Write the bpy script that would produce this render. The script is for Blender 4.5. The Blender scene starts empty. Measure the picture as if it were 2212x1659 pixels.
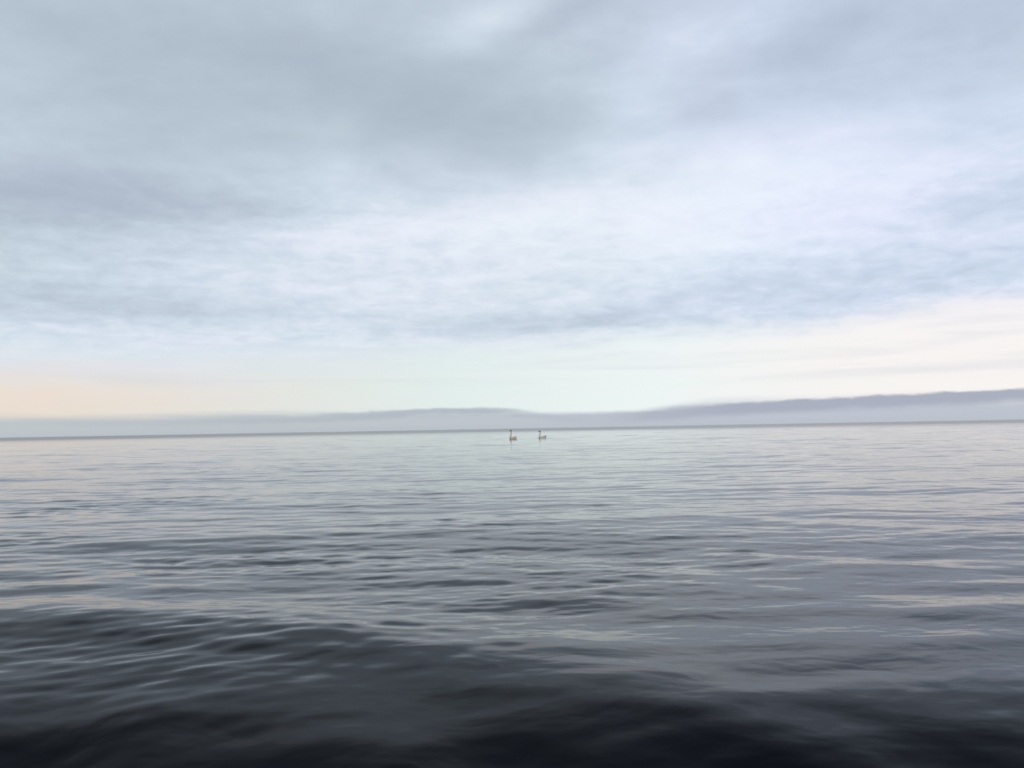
import bpy, bmesh, math, random
import numpy as np
from mathutils import Vector, Matrix

scene = bpy.context.scene
R = math.radians

# ------------------------------------------------------------------ camera
CAM_H = 1.0
HFOV = 58.0
PITCH = 2.76
ROLL = 1.02
cam_data = bpy.data.cameras.new('camera')
cam_data.sensor_width = 36.0
cam_data.lens = 18.0 / math.tan(R(HFOV / 2))
cam_data.clip_start = 0.05
cam_data.clip_end = 60000.0
cam = bpy.data.objects.new('camera', cam_data)
scene.collection.objects.link(cam)
CAM_M = (Matrix.Translation((0, 0, CAM_H)) @ Matrix.Rotation(R(90 + PITCH), 4, 'X')
         @ Matrix.Rotation(R(-ROLL), 4, 'Z'))
cam.matrix_world = CAM_M
scene.camera = cam
cam_data.dof.use_dof = False

scene.view_settings.view_transform = 'Standard'
scene.view_settings.look = 'None'
scene.view_settings.exposure = 0.0
scene.view_settings.gamma = 1.0
scene.view_settings.use_curve_mapping = False
scene.render.engine = 'CYCLES'
scene.cycles.use_denoising = True
scene.cycles.max_bounces = 6
scene.cycles.filter_width = 1.7

SUN_EL, SUN_AZ = 32.0, 150.0      # azimuth clockwise from the view direction


def photo_dir(u, v):
    """azimuth (right +) and elevation in degrees of a point of the photograph (2212 x 1659 grid)"""
    f = 1106 / math.tan(R(HFOV / 2))
    d = Vector((u - 1106, 829.5 - v, -f)).normalized()
    d = CAM_M.to_3x3() @ d
    return math.degrees(math.atan2(d.x, d.y)), math.degrees(math.asin(d.z))


def photo_ground(u, v):
    a, e = photo_dir(u, v)
    r = CAM_H / math.tan(R(-e))
    return r * math.sin(R(a)), r * math.cos(R(a))


def lin(c):
    return tuple((x / 255 / 12.92) if x / 255 < 0.04045 else ((x / 255 + 0.055) / 1.055) ** 2.4 for x in c)


# ------------------------------------------------------------------ node helper
class NT:
    def __init__(self, tree):
        self.t = tree
        self.n = tree.nodes
        self.l = tree.links

    def put(self, sock, v):
        if isinstance(v, (int, float)):
            sock.default_value = v
        elif isinstance(v, (tuple, list)):
            if len(sock.default_value) == 4 and len(v) == 3:
                v = (*v, 1)
            sock.default_value = v
        else:
            self.l.new(v, sock)

    def m(self, op, *a, clamp=False):
        n = self.n.new('ShaderNodeMath')
        n.operation = op
        n.use_clamp = clamp
        for i, x in enumerate(a):
            self.put(n.inputs[i], x)
        return n.outputs[0]

    def add(self, a, b): return self.m('ADD', a, b)
    def sub(self, a, b): return self.m('SUBTRACT', a, b)
    def mul(self, a, b): return self.m('MULTIPLY', a, b)
    def mad(self, a, b, c): return self.m('MULTIPLY_ADD', a, b, c)

    def vec(self, x, y, z=0.0):
        n = self.n.new('ShaderNodeCombineXYZ')
        for i, v in enumerate((x, y, z)):
            self.put(n.inputs[i], v)
        return n.outputs[0]

    def sep(self, v):
        n = self.n.new('ShaderNodeSeparateXYZ')
        self.put(n.inputs[0], v)
        return n.outputs

    def vm(self, op, *a):
        n = self.n.new('ShaderNodeVectorMath')
        n.operation = op
        for i, x in enumerate(a):
            self.put(n.inputs[i], x)
        return n.outputs['Value'] if op in ('DOT_PRODUCT', 'LENGTH') else n.outputs[0]

    def smooth(self, x, a, b, lo=0.0, hi=1.0):
        n = self.n.new('ShaderNodeMapRange')
        n.interpolation_type = 'SMOOTHSTEP'
        self.put(n.inputs['Value'], x)
        self.put(n.inputs['From Min'], a); self.put(n.inputs['From Max'], b)
        self.put(n.inputs['To Min'], lo); self.put(n.inputs['To Max'], hi)
        return n.outputs[0]

    def noise(self, vec, scale, detail=4, rough=0.55, lac=2.0, dist=0.0, out=0):
        n = self.n.new('ShaderNodeTexNoise')
        self.put(n.inputs['Vector'], vec)
        n.inputs['Scale'].default_value = scale
        n.inputs['Detail'].default_value = detail
        n.inputs['Roughness'].default_value = rough
        n.inputs['Lacunarity'].default_value = lac
        n.inputs['Distortion'].default_value = dist
        return n.outputs[out]

    def ramp(self, x, stops, interp='LINEAR'):
        n = self.n.new('ShaderNodeValToRGB')
        cr = n.color_ramp
        cr.interpolation = interp
        while len(cr.elements) < len(stops):
            cr.elements.new(0.5)
        for e, (p, c) in zip(cr.elements, stops):
            e.position = p
        for e, (p, c) in zip(cr.elements, stops):
            e.color = (c, c, c, 1) if isinstance(c, (int, float)) else (*c, 1)
        self.put(n.inputs[0], x)
        return n.outputs[0]

    def mix(self, f, a, b):
        n = self.n.new('ShaderNodeMix')
        n.data_type = 'RGBA'
        self.put(n.inputs[0], f); self.put(n.inputs[6], a); self.put(n.inputs[7], b)
        return n.outputs[2]

    def scale(self, c, f):
        n = self.n.new('ShaderNodeVectorMath')
        n.operation = 'SCALE'
        self.put(n.inputs[0], c); self.put(n.inputs['Scale'], f)
        return n.outputs[0]


# ------------------------------------------------------------------ world: sky texture behind a layered overcast
world = bpy.data.worlds.new('World')
scene.world = world
world.use_nodes = True
world.node_tree.nodes.clear()
N = NT(world.node_tree)
geo = N.n.new('ShaderNodeTexCoord')
D = N.vm('NORMALIZE', geo.outputs['Generated'])
dx, dy, dz = N.sep(D)
AZ = N.mul(N.m('ARCTAN2', dx, dy), 57.29578)
EL = N.mul(N.m('ARCSINE', dz), 57.29578)
sky = N.n.new('ShaderNodeTexSky')
sky.sky_type = 'NISHITA'
sky.sun_disc = False
sky.sun_elevation = R(SUN_EL)
sky.sun_rotation = R(SUN_AZ)
sky.altitude = 0
sky.air_density = 1.0
sky.dust_density = 2.0

# cloud sheet seen in perspective: directions projected on a plane overhead
up = N.add(N.m('MAXIMUM', dz, 0.0), 0.045)
P = N.vec(N.m('DIVIDE', dx, up), N.m('DIVIDE', dy, up), 0.0)
big = N.noise(P, 0.42, 3, 0.5)
mid = N.noise(N.vm('ADD', P, (7.3, 2.1, 0)), 1.25, 4, 0.55, dist=0.4)
fine_p = N.noise(N.vm('ADD', P, (3.3, 9.7, 1)), 2.6, 6, 0.62, dist=0.3)
fine_a = N.noise(N.vec(N.mul(AZ, 0.55), N.mul(EL, 1.45), 4.0), 1.0, 5, 0.58, dist=0.35)
fine = N.mad(fine_p, 0.4, N.mul(fine_a, 0.6))
sweep = N.noise(N.vm('MULTIPLY', N.vm('ADD', P, (1.0, 5.0, 0)), (0.45, 1.0, 1.0)), 1.1, 3, 0.5)
warpn = N.noise(P, 0.9, 3, 0.5, out=1)
wv = N.vm('MULTIPLY', N.vm('SUBTRACT', warpn, (0.5, 0.5, 0.5)), (6.0, 3.5, 0.0))
AE0 = N.vec(AZ, EL, 0.0)
AE = N.vm('ADD', AE0, N.vm('MULTIPLY', wv, N.vec(1.0, N.smooth(EL, 3, 12), 0.0)))


def lobe(u, v, su, sv, rot=0.0, coord=None):
    """soft blob centred on a sky direction; su, sv in photo pixels (34.8 per degree)"""
    a, e = photo_dir(u, v)
    n = N.n.new('ShaderNodeMapping')
    n.vector_type = 'TEXTURE'
    n.inputs['Location'].default_value = (a, e, 0)
    n.inputs['Rotation'].default_value = (0, 0, R(rot))
    n.inputs['Scale'].default_value = (su / 34.8, sv / 34.8, 1)
    N.put(n.inputs['Vector'], coord or AE)
    d2 = N.vm('DOT_PRODUCT', n.outputs[0], n.outputs[0])
    return N.m('POWER', 2.71828, N.mul(d2, -1.0))


# cloud thickness (0 thin and bright .. 1 thick and grey)
T = N.smooth(EL, 9.0, 24.0, 0.20, 0.52)
for (u, v, su, sv, rot, amp) in [
    (250, 120, 700, 220, 0, 0.22),
    (800, 190, 480, 150, -4, 0.05),
    (90, 420, 330, 85, 0, 0.42),
    (430, 430, 260, 50, 0, 0.18),
    (850, 260, 380, 120, -8, 0.26),
    (1130, 290, 230, 70, 8, 0.26),
    (250, 300, 500, 70, 0, 0.20),
    (60, 540, 420, 120, 0, 0.20),
    (1060, 45, 150, 45, 18, -0.26),
    (1180, 130, 120, 40, 30, -0.12),
    (1430, 150, 260, 90, 25, -0.30),
    (1250, 20, 120, 30, 25, 0.18),
    (1680, 110, 300, 60, 18, 0.20),
    (1720, 350, 430, 90, 10, -0.30),
    (2080, 120, 260, 110, 0, 0.24),
    (2180, 430, 150, 50, 0, 0.16),
    (1100, 480, 560, 75, 0, -0.22),
    (1450, 540, 260, 40, 0, -0.12),
    (100, 650, 420, 45, 0, 0.22),
    (330, 660, 330, 35, -4, 0.10),
    (1180, 700, 330, 22, 0, 0.30),
    (1600, 630, 520, 60, 4, 0.17),
    (2050, 590, 350, 70, 4, 0.12),
]:
    T = N.mad(lobe(u, v, su, sv, rot), amp, T)
rag = N.noise(N.vec(N.mul(AZ, 0.16), N.mul(EL, 0.34), 9.0), 1.0, 6, 0.52, dist=0.3)
T = N.add(T, N.mul(N.sub(rag, 0.5), N.smooth(EL, 8, 16, 0.0, 0.45)))
mask_band = N.mul(N.smooth(EL, 3.5, 6.0), N.smooth(EL, 12.0, 17.0, 1.0, 0.25))
T = N.add(T, N.mul(N.sub(fine, 0.5), N.mul(mask_band, 0.95)))
T = N.add(T, N.mul(N.sub(mid, 0.5), N.smooth(EL, 4, 14, 0.15, 0.60)))
T = N.add(T, N.mul(N.sub(sweep, 0.5), N.smooth(EL, 8, 16, 0.05, 0.32)))
T = N.add(T, N.mul(N.sub(big, 0.5), N.smooth(EL, 20, 40, 0.1, 0.5)))
T = N.add(T, N.smooth(EL, 24, 45, 0.0, 0.25))  # extra grey above the view, added to darken the near water's reflections
T = N.smooth(T, -0.25, 1.18)
cloud = N.ramp(T, [(0.0, lin((240, 246, 254))), (0.18, lin((228, 236, 247))), (0.42, lin((208, 221, 234))),
                   (0.68, lin((192, 205, 218))), (1.0, lin((173, 185, 200)))])

# clear pale strip above the horizon: cream to the right, peach far left, greenish white between
strip = N.ramp(N.mad(AZ, 1 / 90, 0.5), [(0.10, lin((234, 222, 210))), (0.21, lin((234, 224, 212))), (0.32, lin((230, 230, 224))),
                                         (0.45, lin((228, 240, 238))), (0.60, lin((240, 248, 247))), (0.72, lin((250, 247, 244))), (0.9, lin((251, 247, 244)))])
edge = N.add(N.mul(N.sub(fine, 0.5), 1.6), N.mul(N.sub(sweep, 0.5), 1.2))
lowE = N.add(EL, edge)
# lower rim of the cloud sheet: higher to the right
rim = N.ramp(N.mad(AZ, 1 / 90, 0.5), [(0.1, 0.50), (0.25, 0.47), (0.45, 0.52), (0.58, 0.56), (0.68, 0.55), (0.80, 0.66), (0.95, 0.7)], 'EASE')
rimE = N.mul(rim, 10.0)
f_strip = N.smooth(lowE, N.sub(rimE, N.ramp(N.mad(AZ, 1 / 90, 0.5), [(0.3, 3.6), (0.5, 1.3), (0.7, 0.8)])), N.add(rimE, 1.0), 1.0, 0.0)
col = N.mix(f_strip, cloud, strip)
# thin grey streaks across the pale strip
Ps = N.vec(N.mul(AZ, 0.07), N.mul(EL, 1.1), 2.0)
streak = N.noise(Ps, 1.0, 4, 0.55, dist=0.5)
fs = N.mul(N.smooth(streak, 0.48, 0.75), N.mul(N.smooth(EL, 2.0, 3.2), N.smooth(EL, 6.0, 9.0, 0.22, 0.0)))
col = N.mix(fs, col, lin((196, 204, 216)))
col = N.mix(N.mul(lobe(2150, 785, 380, 9, 2), 0.25), col, lin((205, 212, 226)))
col = N.mix(N.mul(lobe(60, 850, 330, 28, 0, AE0), 0.35), col, lin((245, 225, 208)))
# soft colour drift of the overcast
tint = N.noise(N.vm('ADD', P, (20, 4, 3)), 0.8, 2, 0.5)
col = N.mix(N.smooth(tint, 0.45, 0.7, 0.0, 0.26), col, N.vm('MULTIPLY', col, (1.02, 0.955, 1.02)))
col = N.mix(N.smooth(tint, 0.5, 0.28, 0.0, 0.30), col, N.vm('MULTIPLY', col, (0.95, 1.01, 0.97)))

col = N.mix(N.mul(N.smooth(AZ, 0, 22), N.smooth(EL, 3, 8)), col, N.vm('MULTIPLY', col, (0.985, 0.985, 1.05)))

# added dimming of the sky overhead, so the near water reflects darker
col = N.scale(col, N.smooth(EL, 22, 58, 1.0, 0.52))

# low cloud bank lying on the horizon
bumps = N.noise(N.vec(N.mul(AZ, 0.55), N.mul(EL, 1.6), 3.0), 1.0, 5, 0.6)
bx = N.mad(AZ, 1 / 90, 0.5)


def az_at(u): return photo_dir(u, 930)[0] / 90 + 0.5


top = N.ramp(bx, [(az_at(-900), 0.42), (az_at(0), 0.42), (az_at(250), 0.38), (az_at(600), 0.38), (az_at(820), 0.49), (az_at(1000), 0.56),
                  (az_at(1120), 0.50), (az_at(1220), 0.31), (az_at(1330), 0.30), (az_at(1480), 0.47), (az_at(1680), 0.55), (az_at(1900), 0.60),
                  (az_at(2212), 0.68), (az_at(2800), 0.72)], 'B_SPLINE')
topE = N.add(N.mul(top, 2.5), N.mul(N.sub(bumps, 0.5), 0.45))
soft = N.ramp(bx, [(az_at(0), 0.5), (az_at(500), 0.25), (az_at(800), 0.10), (az_at(1100), 0.12), (az_at(1270), 0.30), (az_at(1600), 0.11), (az_at(2212), 0.10)])
low = N.mix(N.smooth(AZ, -20, 15), lin((192, 199, 203)), lin((192, 198, 209)))
fog_n = N.mul(N.sub(N.noise(N.vec(N.mul(AZ, 0.12), N.mul(EL, 1.2), 1.0), 1.0, 4, 0.55), 0.5), 0.7)
fog = N.smooth(N.add(EL, fog_n), 0.72, N.add(N.smooth(AZ, -8, 3, 1.45, 1.15), N.smooth(AZ, 6, 14, 0.0, 0.7)), 1.0, 0.0)
col = N.mix(fog, col, N.mix(N.smooth(EL, 0.5, 0.0, 0.0, 0.5), low, lin((182, 191, 201))))
# darker cloud roll along the top of the fog, torn in the middle and fading out to the left
rollc = N.mix(N.smooth(AZ, 0, 12), lin((176, 185, 195)), lin((172, 178, 194)))
thick = N.smooth(AZ, -2, 12, 0.62, 0.95)
depth = N.add(N.sub(topE, EL), N.mul(fog_n, 0.25))
roll = N.mul(N.smooth(EL, N.sub(topE, soft), N.add(topE, soft), 1.0, 0.0), N.smooth(depth, N.mul(thick, 0.45), thick, 1.0, 0.0))
op = N.ramp(bx, [(az_at(0), 0.05), (az_at(250), 0.25), (az_at(600), 0.55), (az_at(820), 0.85), (az_at(1050), 0.9), (az_at(1190), 0.35),
                 (az_at(1300), 0.25), (az_at(1420), 0.75), (az_at(1600), 1.0)], 'EASE')
col = N.mix(N.mul(roll, op), col, rollc)

thin = N.scale(sky.outputs[0], 0.6)                  # clear air shows faintly through the sheet
cover = N.smooth(EL, -2, 2, 1.0, 0.97)
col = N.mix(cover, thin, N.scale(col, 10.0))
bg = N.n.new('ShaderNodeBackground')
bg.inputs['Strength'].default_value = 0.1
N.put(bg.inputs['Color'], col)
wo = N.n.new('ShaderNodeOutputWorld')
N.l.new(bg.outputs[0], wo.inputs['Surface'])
world.cycles.sampling_method = 'MANUAL'
world.cycles.sample_map_resolution = 512

sun_data = bpy.data.lights.new('sun', 'SUN')
sun_data.energy = 0.8
sun_data.angle = R(25)
sun_data.color = (1.0, 0.95, 0.88)
sun = bpy.data.objects.new('sun', sun_data)
scene.collection.objects.link(sun)
sd = Vector((math.sin(R(SUN_AZ)) * math.cos(R(SUN_EL)), math.cos(R(SUN_AZ)) * math.cos(R(SUN_EL)), math.sin(R(SUN_EL))))
sun.rotation_euler = (-sd).to_track_quat('-Z', 'Y').to_euler()
sun.location = sd * 50


# ------------------------------------------------------------------ water
def water_material():
    m = bpy.data.materials.new('dark_sea_water')
    m.use_nodes = True
    m.node_tree.nodes.clear()
    W = NT(m.node_tree)
    g = W.n.new('ShaderNodeNewGeometry')
    p = g.outputs['Position']
    x, y, z = W.sep(p)
    patch = W.noise(p, 0.13, 3, 0.5)
    patch2 = W.noise(W.vm('MULTIPLY', p, (0.012, 0.02, 1)), 1.0, 3, 0.5)
    r1 = W.noise(W.vm('MULTIPLY', p, (0.65, 1.0, 1.0)), 7.0, 3, 0.5, dist=0.3)
    r2 = W.noise(W.vm('MULTIPLY', p, (0.7, 1.0, 1.0)), 2.2, 3, 0.5, dist=0.4)
    h = W.add(W.mul(r1, W.smooth(patch, 0.4, 0.65, 0.0015, 0.006)), W.mul(r2, 0.012))
    dist = W.vm('LENGTH', p)
    b = W.n.new('ShaderNodeBump')
    b.inputs['Distance'].default_value = 1.0
    W.put(b.inputs['Strength'], 1.0)
    W.put(b.inputs['Height'], h)
    bs = W.n.new('ShaderNodeBsdfPrincipled')
    bs.inputs['Base Color'].default_value = (0.001, 0.0024, 0.0055, 1)
    bs.inputs['IOR'].default_value = 1.20
    W.put(bs.inputs['Roughness'], W.smooth(W.add(dist, W.mul(patch2, 160)), 200, 480, 0.05, 0.22))
    W.l.new(b.outputs[0], bs.inputs['Normal'])
    o = W.n.new('ShaderNodeOutputMaterial')
    W.l.new(bs.outputs[0], o.inputs['Surface'])
    return m


rng = np.random.default_rng(11)


def wave_set(n, l0, l1, spread, slope):
    lam = np.exp(rng.uniform(np.log(l0), np.log(l1), n))
    th = rng.normal(0, spread, n)
    k = 2 * np.pi / lam
    kx, ky = k * np.sin(th), -k * np.cos(th)
    a = slope * np.sqrt(2.0 / n) / k * rng.uniform(0.6, 1.4, n)
    return list(zip(kx, ky, a, rng.uniform(0, 2 * np.pi, n), lam))


SWELL = wave_set(14, 1.8, 5.0, R(22), 0.016) + wave_set(6, 5.0, 14.0, R(25), 0.010)
CHOP = wave_set(54, 0.30, 1.4, R(25), 0.031)
RIPPLE = wave_set(50, 0.12, 0.45, R(38), 0.024)


def envelope(x, y, seed, scale):
    g = np.random.default_rng(seed)
    s = np.zeros_like(x)
    for i in range(7):
        th = g.uniform(0, 2 * np.pi)
        k = 2 * np.pi / (scale * g.uniform(0.6, 1.8))
        s += np.sin(k * (x * np.cos(th) + 1.3 * y * np.sin(th)) + g.uniform(0, 6.28))
    return 1 / (1 + np.exp(-1.1 * s))


# swell crests: (u, v, height) along the crest on the photograph, front and back half widths in metres
CRESTS = [
    ([(-900, 1290, 0), (-200, 1345, 0.045), (0, 1340, 0.055), (350, 1330, 0.062), (650, 1370, 0.055), (1000, 1430, 0.052), (1350, 1490, 0.035), (1700, 1510, 0.015), (2300, 1540, 0.02), (3000, 1600, 0)], 0.50, 0.95, 0.09),
    ([(700, 1135, 0), (850, 1133, 0.02), (1200, 1124, 0.022), (1500, 1120, 0.02), (1800, 1138, 0.025), (2250, 1160, 0.025), (2600, 1180, 0)], 1.2, 0.45, 0.06),
    ([(350, 1220, 0), (560, 1205, 0.012), (900, 1198, 0.013), (1200, 1206, 0.012), (1350, 1212, 0)], 0.8, 0.28, 0.04),
    ([(1480, 1195, 0), (1580, 1200, 0.026), (1760, 1213, 0.034), (2000, 1225, 0.026), (2150, 1232, 0)], 0.8, 0.24, 0.02),
    ([(1200, 1232, 0), (1300, 1230, 0.009), (1560, 1238, 0.009), (1650, 1240, 0)], 0.5, 0.18, 0.02),
    ([(1780, 1290, 0), (1870, 1293, 0.010), (2050, 1303, 0.010), (2300, 1295, 0.010), (2500, 1300, 0)], 0.5, 0.18, 0.02),
    ([(-300, 1290, 0), (0, 1275, 0.012), (250, 1250, 0.012), (420, 1235, 0)], 0.6, 0.22, 0.03),
    ([(150, 1520, 0), (260, 1512, 0.012), (380, 1505, 0.012), (500, 1512, 0)], 0.25, 0.16, 0.0),
]
# the water falls away towards the boat: (u, v) along the top of the slope, tilt, softness
SLOPE = [(-900, 1545), (0, 1520), (500, 1540), (1100, 1575), (1350, 1600), (1600, 1595), (2000, 1590), (2300, 1590), (3000, 1590)]


WAKES = []


def smooth_line(x, px, pv, w):
    """piecewise line through the points, rounded over w metres"""
    gx = np.linspace(-14, 14, 1401)
    gv = np.interp(gx, px, pv)
    t = np.arange(-60, 61) * 0.02
    k = np.exp(-(t / w) ** 2)
    k /= k.sum()
    gv = np.convolve(np.pad(gv, 60, mode='edge'), k, mode='valid')
    return np.interp(x, gx, gv)


def wave_height(x, y, spacing):
    h = np.zeros_like(x)
    e1 = 0.72 + 0.4 * envelope(x, y, 3, 9.0)
    e2 = (0.28 + 1.5 * envelope(x, y, 5, 5.0)) * (0.75 + 0.8 / (1 + np.exp((x + 0.6) / 0.5)))
    for group, env in ((SWELL, 1.0), (CHOP, e1), (RIPPLE, e2)):
        s = np.zeros_like(x)
        for kx, ky, a, ph, lam in group:
            fade = np.clip((lam / spacing - 2.0) / 2.0, 0, 1)
            s += a * fade * np.sin(kx * x + ky * y + ph)
        h += s * env
    for pts, wf, wb, wob in CRESTS:
        g = np.array([photo_ground(u, v) for u, v, a in pts])
        aa = smooth_line(x, g[:, 0], [p[2] for p in pts], 0.25)
        yc = smooth_line(x, g[:, 0], g[:, 1], 0.35)
        yc = yc + wob * (np.sin(2.3 * x + 1.0 + 40 * wf) + 0.6 * np.sin(5.1 * x + 3 * y))
        d = y - yc
        ww = np.where(d < 0, wf, wb)
        if wf == 0.50:
            aa = aa * (0.75 + 0.4 * envelope(x, y, 21, 2.2))
        h += aa * np.exp(-(d / ww) ** 2)
    g = np.array([photo_ground(u, v) for u, v in SLOPE])
    yc = smooth_line(x, g[:, 0], g[:, 1], 0.4) + 0.08 * np.sin(1.9 * x) + 0.06 * np.sin(4.3 * x + 1 + 2 * y) + 0.03 * np.sin(9.1 * x + 5 * y)
    sp = lambda t: np.logaddexp(0, np.clip(t / 0.22, -60, 60)) * 0.22
    h -= 0.42 * (sp(yc - y) - sp(yc - 1.3 - y)) * np.exp(-(x / 7.0) ** 4) * (y > -3)
    for cx, cy, wx, wy, amp, rot in WAKES:
        c, sn = math.cos(R(rot)), math.sin(R(rot))
        X = (x - cx) * c + (y - cy) * sn
        Y = -(x - cx) * sn + (y - cy) * c
        h += amp * np.exp(-(X / wx) ** 2 - (Y / wy) ** 2)
    return h


def build_water():
    rs = [0.25]
    while rs[-1] < 30000:
        r = rs[-1]
        k = 0.03 if r < 1.6 else (0.005 if r < 25 else (0.0036 if r < 200 else (0.01 if r < 600 else 0.03)))
        rs.append(r * (1 + k))
    rs = np.array(rs)
    fine_a = np.linspace(R(-40), R(40), 721)
    coarse = np.linspace(R(40), R(320), 75)[1:-1]
    th = np.concatenate([fine_a, coarse])
    nr, na = len(rs), len(th)
    RR, TT = np.meshgrid(rs, th, indexing='ij')
    x, y = RR * np.sin(TT), RR * np.cos(TT)
    spacing = np.gradient(rs)[:, None] * np.ones((1, na))
    wide = np.abs((TT + np.pi) % (2 * np.pi) - np.pi) > R(40.5)
    spacing = np.where(wide, RR * R(3.8), spacing)
    z = wave_height(x, y, spacing)
    co = np.stack([x, y, z], -1).reshape(-1, 3)
    i = np.arange(nr - 1)[:, None]
    j = np.arange(na)[None, :]
    j2 = (j + 1) % na
    quads = np.stack([i * na + j, i * na + j2, (i + 1) * na + j2, (i + 1) * na + j], -1).reshape(-1, 4)
    quads = quads[:, ::-1]
    me = bpy.data.meshes.new('water')
    me.vertices.add(len(co) + 1)
    allco = np.concatenate([co, [[0, 0, 0]]]).astype(np.float32)
    me.vertices.foreach_set('co', allco.ravel())
    # centre fan
    c = len(co)
    jj = np.arange(na)
    fan = np.stack([np.full(na, c), (jj + 1) % na, jj], -1)
    loops = np.concatenate([quads.ravel(), fan.ravel()]).astype(np.int32)
    starts = np.concatenate([np.arange(len(quads)) * 4, len(quads) * 4 + np.arange(na) * 3]).astype(np.int32)
    me.loops.add(len(loops))
    me.loops.foreach_set('vertex_index', loops)
    me.polygons.add(len(starts))
    me.polygons.foreach_set('loop_start', starts)
    me.polygons.foreach_set('use_smooth', np.ones(len(starts), dtype=bool))
    me.update(calc_edges=True)
    me.validate()
    me.materials.append(water_material())
    o = bpy.data.objects.new('water', me)
    scene.collection.objects.link(o)
    o['kind'] = 'structure'
    n = me.polygons[len(quads) // 2].normal.z
    print('water', nr, na, len(starts), 'normal z', n)
    if n < 0:
        me.flip_normals()
    return o


def place(u, dist):
    a = photo_dir(u, 945)[0]
    return dist * math.sin(R(a)), dist * math.cos(R(a))


xa, ya = place(1108, 84)
xb, yb = place(1171, 86)
# the swans push low ripples: (x, y, half length, half width, height, turn)
WAKES += [(xb + 1.5, yb - 0.9, 1.9, 0.7, 0.045, 4), (xb + 0.2, yb - 1.6, 0.9, 0.6, 0.03, 0),
          (xa + 0.3, ya - 1.2, 0.9, 0.6, 0.035, -8), (xa - 1.4, ya + 0.8, 0.8, 0.6, 0.03, 0), (xa + 1.6, ya + 0.6, 1.3, 0.6, 0.025, 5)]
build_water()


def water_z(x, y):
    a = np.array([[x]]), np.array([[y]])
    r = math.hypot(x, y)
    return float(wave_height(a[0], a[1], np.array([[r * 0.0075]]))[0, 0])


# ------------------------------------------------------------------ swans
def plumage(name, pale, tan, dark, neck_tint, head=(0.70, 0.74), rump=False):
    """pale feathers with tan wash; the head is dark"""
    m = bpy.data.materials.new(name)
    m.use_nodes = True
    m.node_tree.nodes.clear()
    W = NT(m.node_tree)
    tc = W.n.new('ShaderNodeTexCoord')
    p = tc.outputs['Object']
    x, y, z = W.sep(p)
    n1 = W.noise(p, 9, 4, 0.6)
    n2 = W.noise(W.vm('MULTIPLY', p, (14, 40, 40)), 1.0, 3, 0.5)
    c = W.mix(W.smooth(n1, 0.35, 0.65), pale, tan)
    c = W.mix(W.smooth(n2, 0.4, 0.7, 0.0, 0.35), c, dark)
    c = W.mix(W.mul(W.smooth(z, 0.24, 0.34), 0.85), c, neck_tint)
    c = W.mix(W.smooth(z, *head), c, (0.03, 0.031, 0.037))
    if rump:
        c = W.mix(W.smooth(x, -0.22, -0.30), c, (0.05, 0.05, 0.055))
    b = W.n.new('ShaderNodeBump')
    b.inputs['Strength'].default_value = 0.4
    b.inputs['Distance'].default_value = 0.01
    W.put(b.inputs['Height'], n2)
    bs = W.n.new('ShaderNodeBsdfPrincipled')
    W.put(bs.inputs['Base Color'], c)
    bs.inputs['Roughness'].default_value = 0.75
    W.l.new(b.outputs[0], bs.inputs['Normal'])
    o = W.n.new('ShaderNodeOutputMaterial')
    W.l.new(bs.outputs[0], o.inputs['Surface'])
    return m


def plain(name, c, rough=0.5):
    m = bpy.data.materials.new(name)
    m.use_nodes = True
    W = NT(m.node_tree)
    bs = m.node_tree.nodes['Principled BSDF']
    tc = W.n.new('ShaderNodeTexCoord')
    n1 = W.noise(tc.outputs['Object'], 25, 3, 0.6)
    W.put(bs.inputs['Base Color'], W.mix(n1, tuple(v * 0.75 for v in c), tuple(min(1, v * 1.25) for v in c)))
    bs.inputs['Roughness'].default_value = rough
    return m


def loft(name, rings, mat, parent=None, seg=20, flat=1.0):
    """rings: (centre, direction, half width across y, half height); closed skin along a spine in the xz plane"""
    bm = bmesh.new()
    loops = []
    for (c, d, w, h) in rings:
        d = Vector(d).normalized()
        side = Vector((0, 1, 0))
        upv = d.cross(side).normalized()
        ring = []
        for k in range(seg):
            t = 2 * math.pi * k / seg
            ring.append(bm.verts.new(Vector(c) + side * (w * math.cos(t)) + upv * (h * math.sin(t))))
        loops.append(ring)
    for a, b in zip(loops, loops[1:]):
        for k in range(seg):
            bm.faces.new((a[k], a[(k + 1) % seg], b[(k + 1) % seg], b[k]))
    bm.faces.new(loops[0][::-1])
    bm.faces.new(loops[-1])
    bmesh.ops.recalc_face_normals(bm, faces=bm.faces)
    for f in bm.faces:
        f.smooth = True
    me = bpy.data.meshes.new(name)
    bm.to_mesh(me)
    bm.free()
    me.materials.append(mat)
    o = bpy.data.objects.new(name, me)
    scene.collection.objects.link(o)
    o.parent = parent
    return o


def catmull(pts, n):
    out = []
    P_ = [pts[0]] + list(pts) + [pts[-1]]
    for i in range(1, len(P_) - 2):
        for s in range(n):
            t = s / n
            out.append([0.5 * (2 * b + (c - a) * t + (2 * a - 5 * b + 4 * c - d) * t * t + (3 * b - a - 3 * c + d) * t ** 3)
                        for a, b, c, d in zip(P_[i - 1], P_[i], P_[i + 1], P_[i + 2])])
    out.append(list(pts[-1]))
    return out


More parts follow.
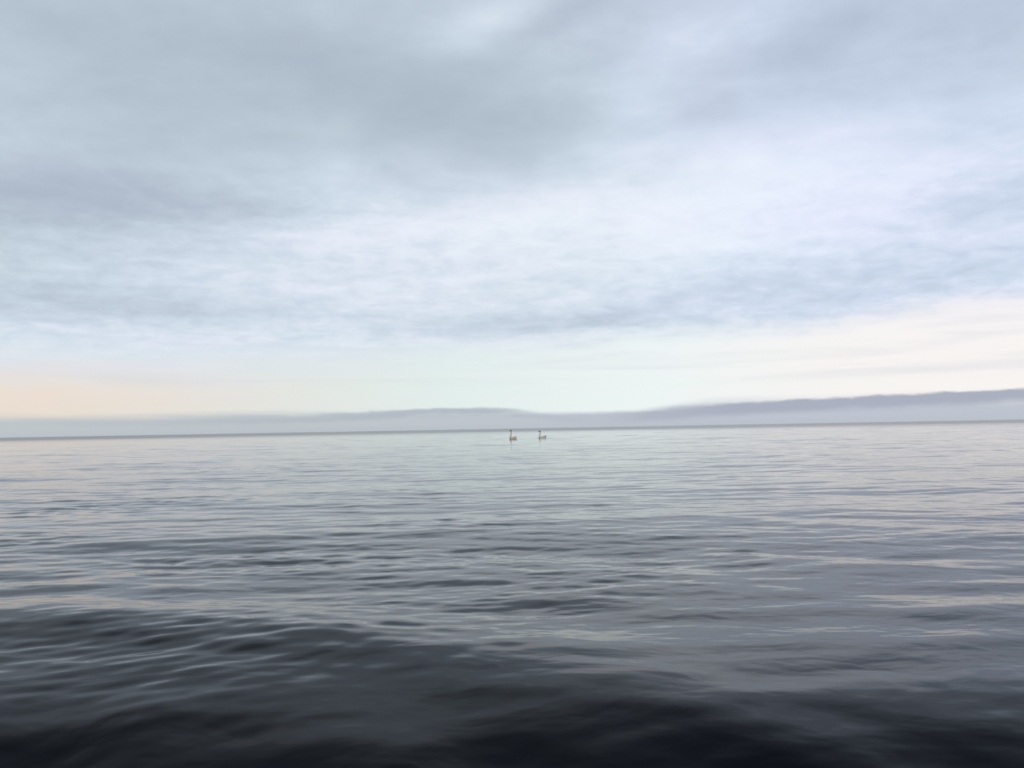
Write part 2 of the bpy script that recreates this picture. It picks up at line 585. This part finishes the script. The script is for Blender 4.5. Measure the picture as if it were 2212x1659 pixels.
def make_swan(label, x, y, heading, mats, neck_h=1.0, lean=0.0, group=None):
    body_m, wing_m, tail_m, bill_m, eye_m = mats
    root = bpy.data.objects.new('swan', None)
    root.empty_display_size = 0.3
    scene.collection.objects.link(root)
    root.location = (x, y, water_z(x, y))
    root.rotation_euler = (0, 0, heading)
    root['label'] = label
    root['category'] = 'swan'
    if group:
        root['group'] = group
    # spine stations, swan faces +x: x, z, half width, half height
    st = [(-0.43, 0.105, 0.012, 0.010), (-0.38, 0.10, 0.055, 0.035), (-0.28, 0.075, 0.12, 0.085), (-0.12, 0.055, 0.175, 0.13),
          (0.06, 0.05, 0.185, 0.145), (0.20, 0.06, 0.155, 0.135), (0.275, 0.105, 0.105, 0.110), (0.305 + lean * 0.25, 0.185, 0.072, 0.085),
          (0.300 + lean * 0.5, 0.30, 0.051, 0.056), (0.285 + lean * 0.6, 0.42, 0.043, 0.047), (0.268 + lean * 0.9, 0.56, 0.040, 0.042),
          (0.262 + lean, 0.67, 0.038, 0.040), (0.282 + lean, 0.745, 0.041, 0.045), (0.325 + lean, 0.775, 0.046, 0.052),
          (0.375 + lean, 0.765, 0.042, 0.045), (0.410 + lean, 0.748, 0.028, 0.028), (0.425 + lean, 0.742, 0.014, 0.014)]
    st = [(a, b if b < 0.2 else 0.2 + (b - 0.2) * neck_h, w, h) for a, b, w, h in st]
    fine_st = catmull(st, 4)
    rings = []
    for i, s in enumerate(fine_st):
        p0 = fine_st[max(0, i - 1)]
        p1 = fine_st[min(len(fine_st) - 1, i + 1)]
        rings.append(((s[0], 0, s[1]), (p1[0] - p0[0], 0, p1[1] - p0[1]), max(s[2], 0.003), max(s[3], 0.003)))
    body = loft('body', rings, body_m, root, 24)
    hx, hz = 0.375 + lean, 0.2 + (0.765 - 0.2) * neck_h
    bill = loft('bill', [((hx + 0.02, 0, hz - 0.006), (1, 0, -0.35), 0.027, 0.030), ((hx + 0.05, 0, hz - 0.020), (1, 0, -0.35), 0.019, 0.018),
                         ((hx + 0.085, 0, hz - 0.036), (1, 0, -0.4), 0.017, 0.011), ((hx + 0.115, 0, hz - 0.050), (1, 0, -0.5), 0.015, 0.007),
                         ((hx + 0.125, 0, hz - 0.056), (1, 0, -0.5), 0.006, 0.003)], bill_m, root, 14)
    for s in (1, -1):
        loft('eye', [((hx - 0.016, s * 0.041, hz + 0.012), (1, 0, 0), 0.001, 0.001), ((hx - 0.012, s * 0.042, hz + 0.012), (1, 0, 0), 0.004, 0.006),
                     ((hx - 0.008, s * 0.042, hz + 0.012), (1, 0, 0), 0.001, 0.001)], eye_m, root, 8)
        # folded wing: a cupped shell along the flank rising to a point over the tail
        ws = [(0.19, 0.115, 0.125, 0.012, 0.03), (0.12, 0.125, 0.135, 0.050, 0.075), (0.0, 0.130, 0.125, 0.062, 0.095), (-0.14, 0.145, 0.105, 0.060, 0.090),
              (-0.27, 0.195, 0.075, 0.047, 0.068), (-0.36, 0.230, 0.050, 0.028, 0.040), (-0.43, 0.250, 0.030, 0.012, 0.016), (-0.46, 0.258, 0.026, 0.003, 0.004)]
        wing = loft('wing', [((a, s * c, b), (1, 0, -0.08), w, h) for a, b, c, w, h in ws], wing_m, root, 16)
        # long flight feathers laid along the wing
        for k in range(4):
            zf = 0.10 + 0.034 * k
            x1 = -0.30 - 0.045 * k
            fr = [((-0.02 - 0.01 * k, s * (0.178 - 0.012 * k), zf), (1, 0, -0.1), 0.006, 0.014),
                  ((-0.15, s * (0.176 - 0.013 * k), zf + 0.010), (1, 0, -0.1), 0.007, 0.020),
                  ((x1 + 0.03, s * (0.118 - 0.016 * k), zf + 0.045), (1, 0, -0.1), 0.005, 0.014),
                  ((x1 - 0.03, s * (0.088 - 0.016 * k), zf + 0.058), (1, 0, -0.1), 0.002, 0.003)]
            loft('flight_feather', fr, wing_m, wing, 8)
    loft('tail', [((-0.34, 0, 0.115), (1, 0, -0.2), 0.075, 0.035), ((-0.42, 0, 0.130), (1, 0, -0.2), 0.070, 0.022),
                  ((-0.50, 0, 0.145), (1, 0, -0.2), 0.045, 0.012), ((-0.53, 0, 0.150), (1, 0, -0.2), 0.010, 0.004)], tail_m, root, 14)
    return root


bill_m = plain('black_bill', (0.025, 0.025, 0.03), 0.4)
eye_m = plain('black_eye', (0.01, 0.01, 0.01), 0.2)
grp = 'swans swimming near the horizon'
mA = plumage('tan_plumage', (0.72, 0.62, 0.47), (0.60, 0.45, 0.31), (0.36, 0.26, 0.17), (0.50, 0.40, 0.24), (0.74, 0.78))
mA2 = plumage('tan_wing', (0.80, 0.64, 0.48), (0.68, 0.47, 0.32), (0.38, 0.26, 0.17), (0.55, 0.44, 0.27))
tA = plain('pale_tail', (0.62, 0.56, 0.47), 0.7)
mB = plumage('cream_plumage', (0.74, 0.70, 0.55), (0.64, 0.58, 0.42), (0.42, 0.37, 0.27), (0.46, 0.42, 0.29), (0.61, 0.645), True)
mB2 = plumage('cream_wing', (0.80, 0.76, 0.62), (0.70, 0.64, 0.48), (0.45, 0.40, 0.30), (0.52, 0.48, 0.34), rump=True)
tB = plain('dark_tail', (0.07, 0.07, 0.075), 0.7)


make_swan('left swan with tan back, neck straight up and dark head, highest head of the pair', xa, ya, R(180 + 40), (mA, mA2, tA, bill_m, eye_m), 1.06, -0.08, grp)
make_swan('right swan with paler cream body and dark tail, swimming behind the tan one', xb, yb, R(180 + 36), (mB, mB2, tB, bill_m, eye_m), 0.86, -0.055, grp)
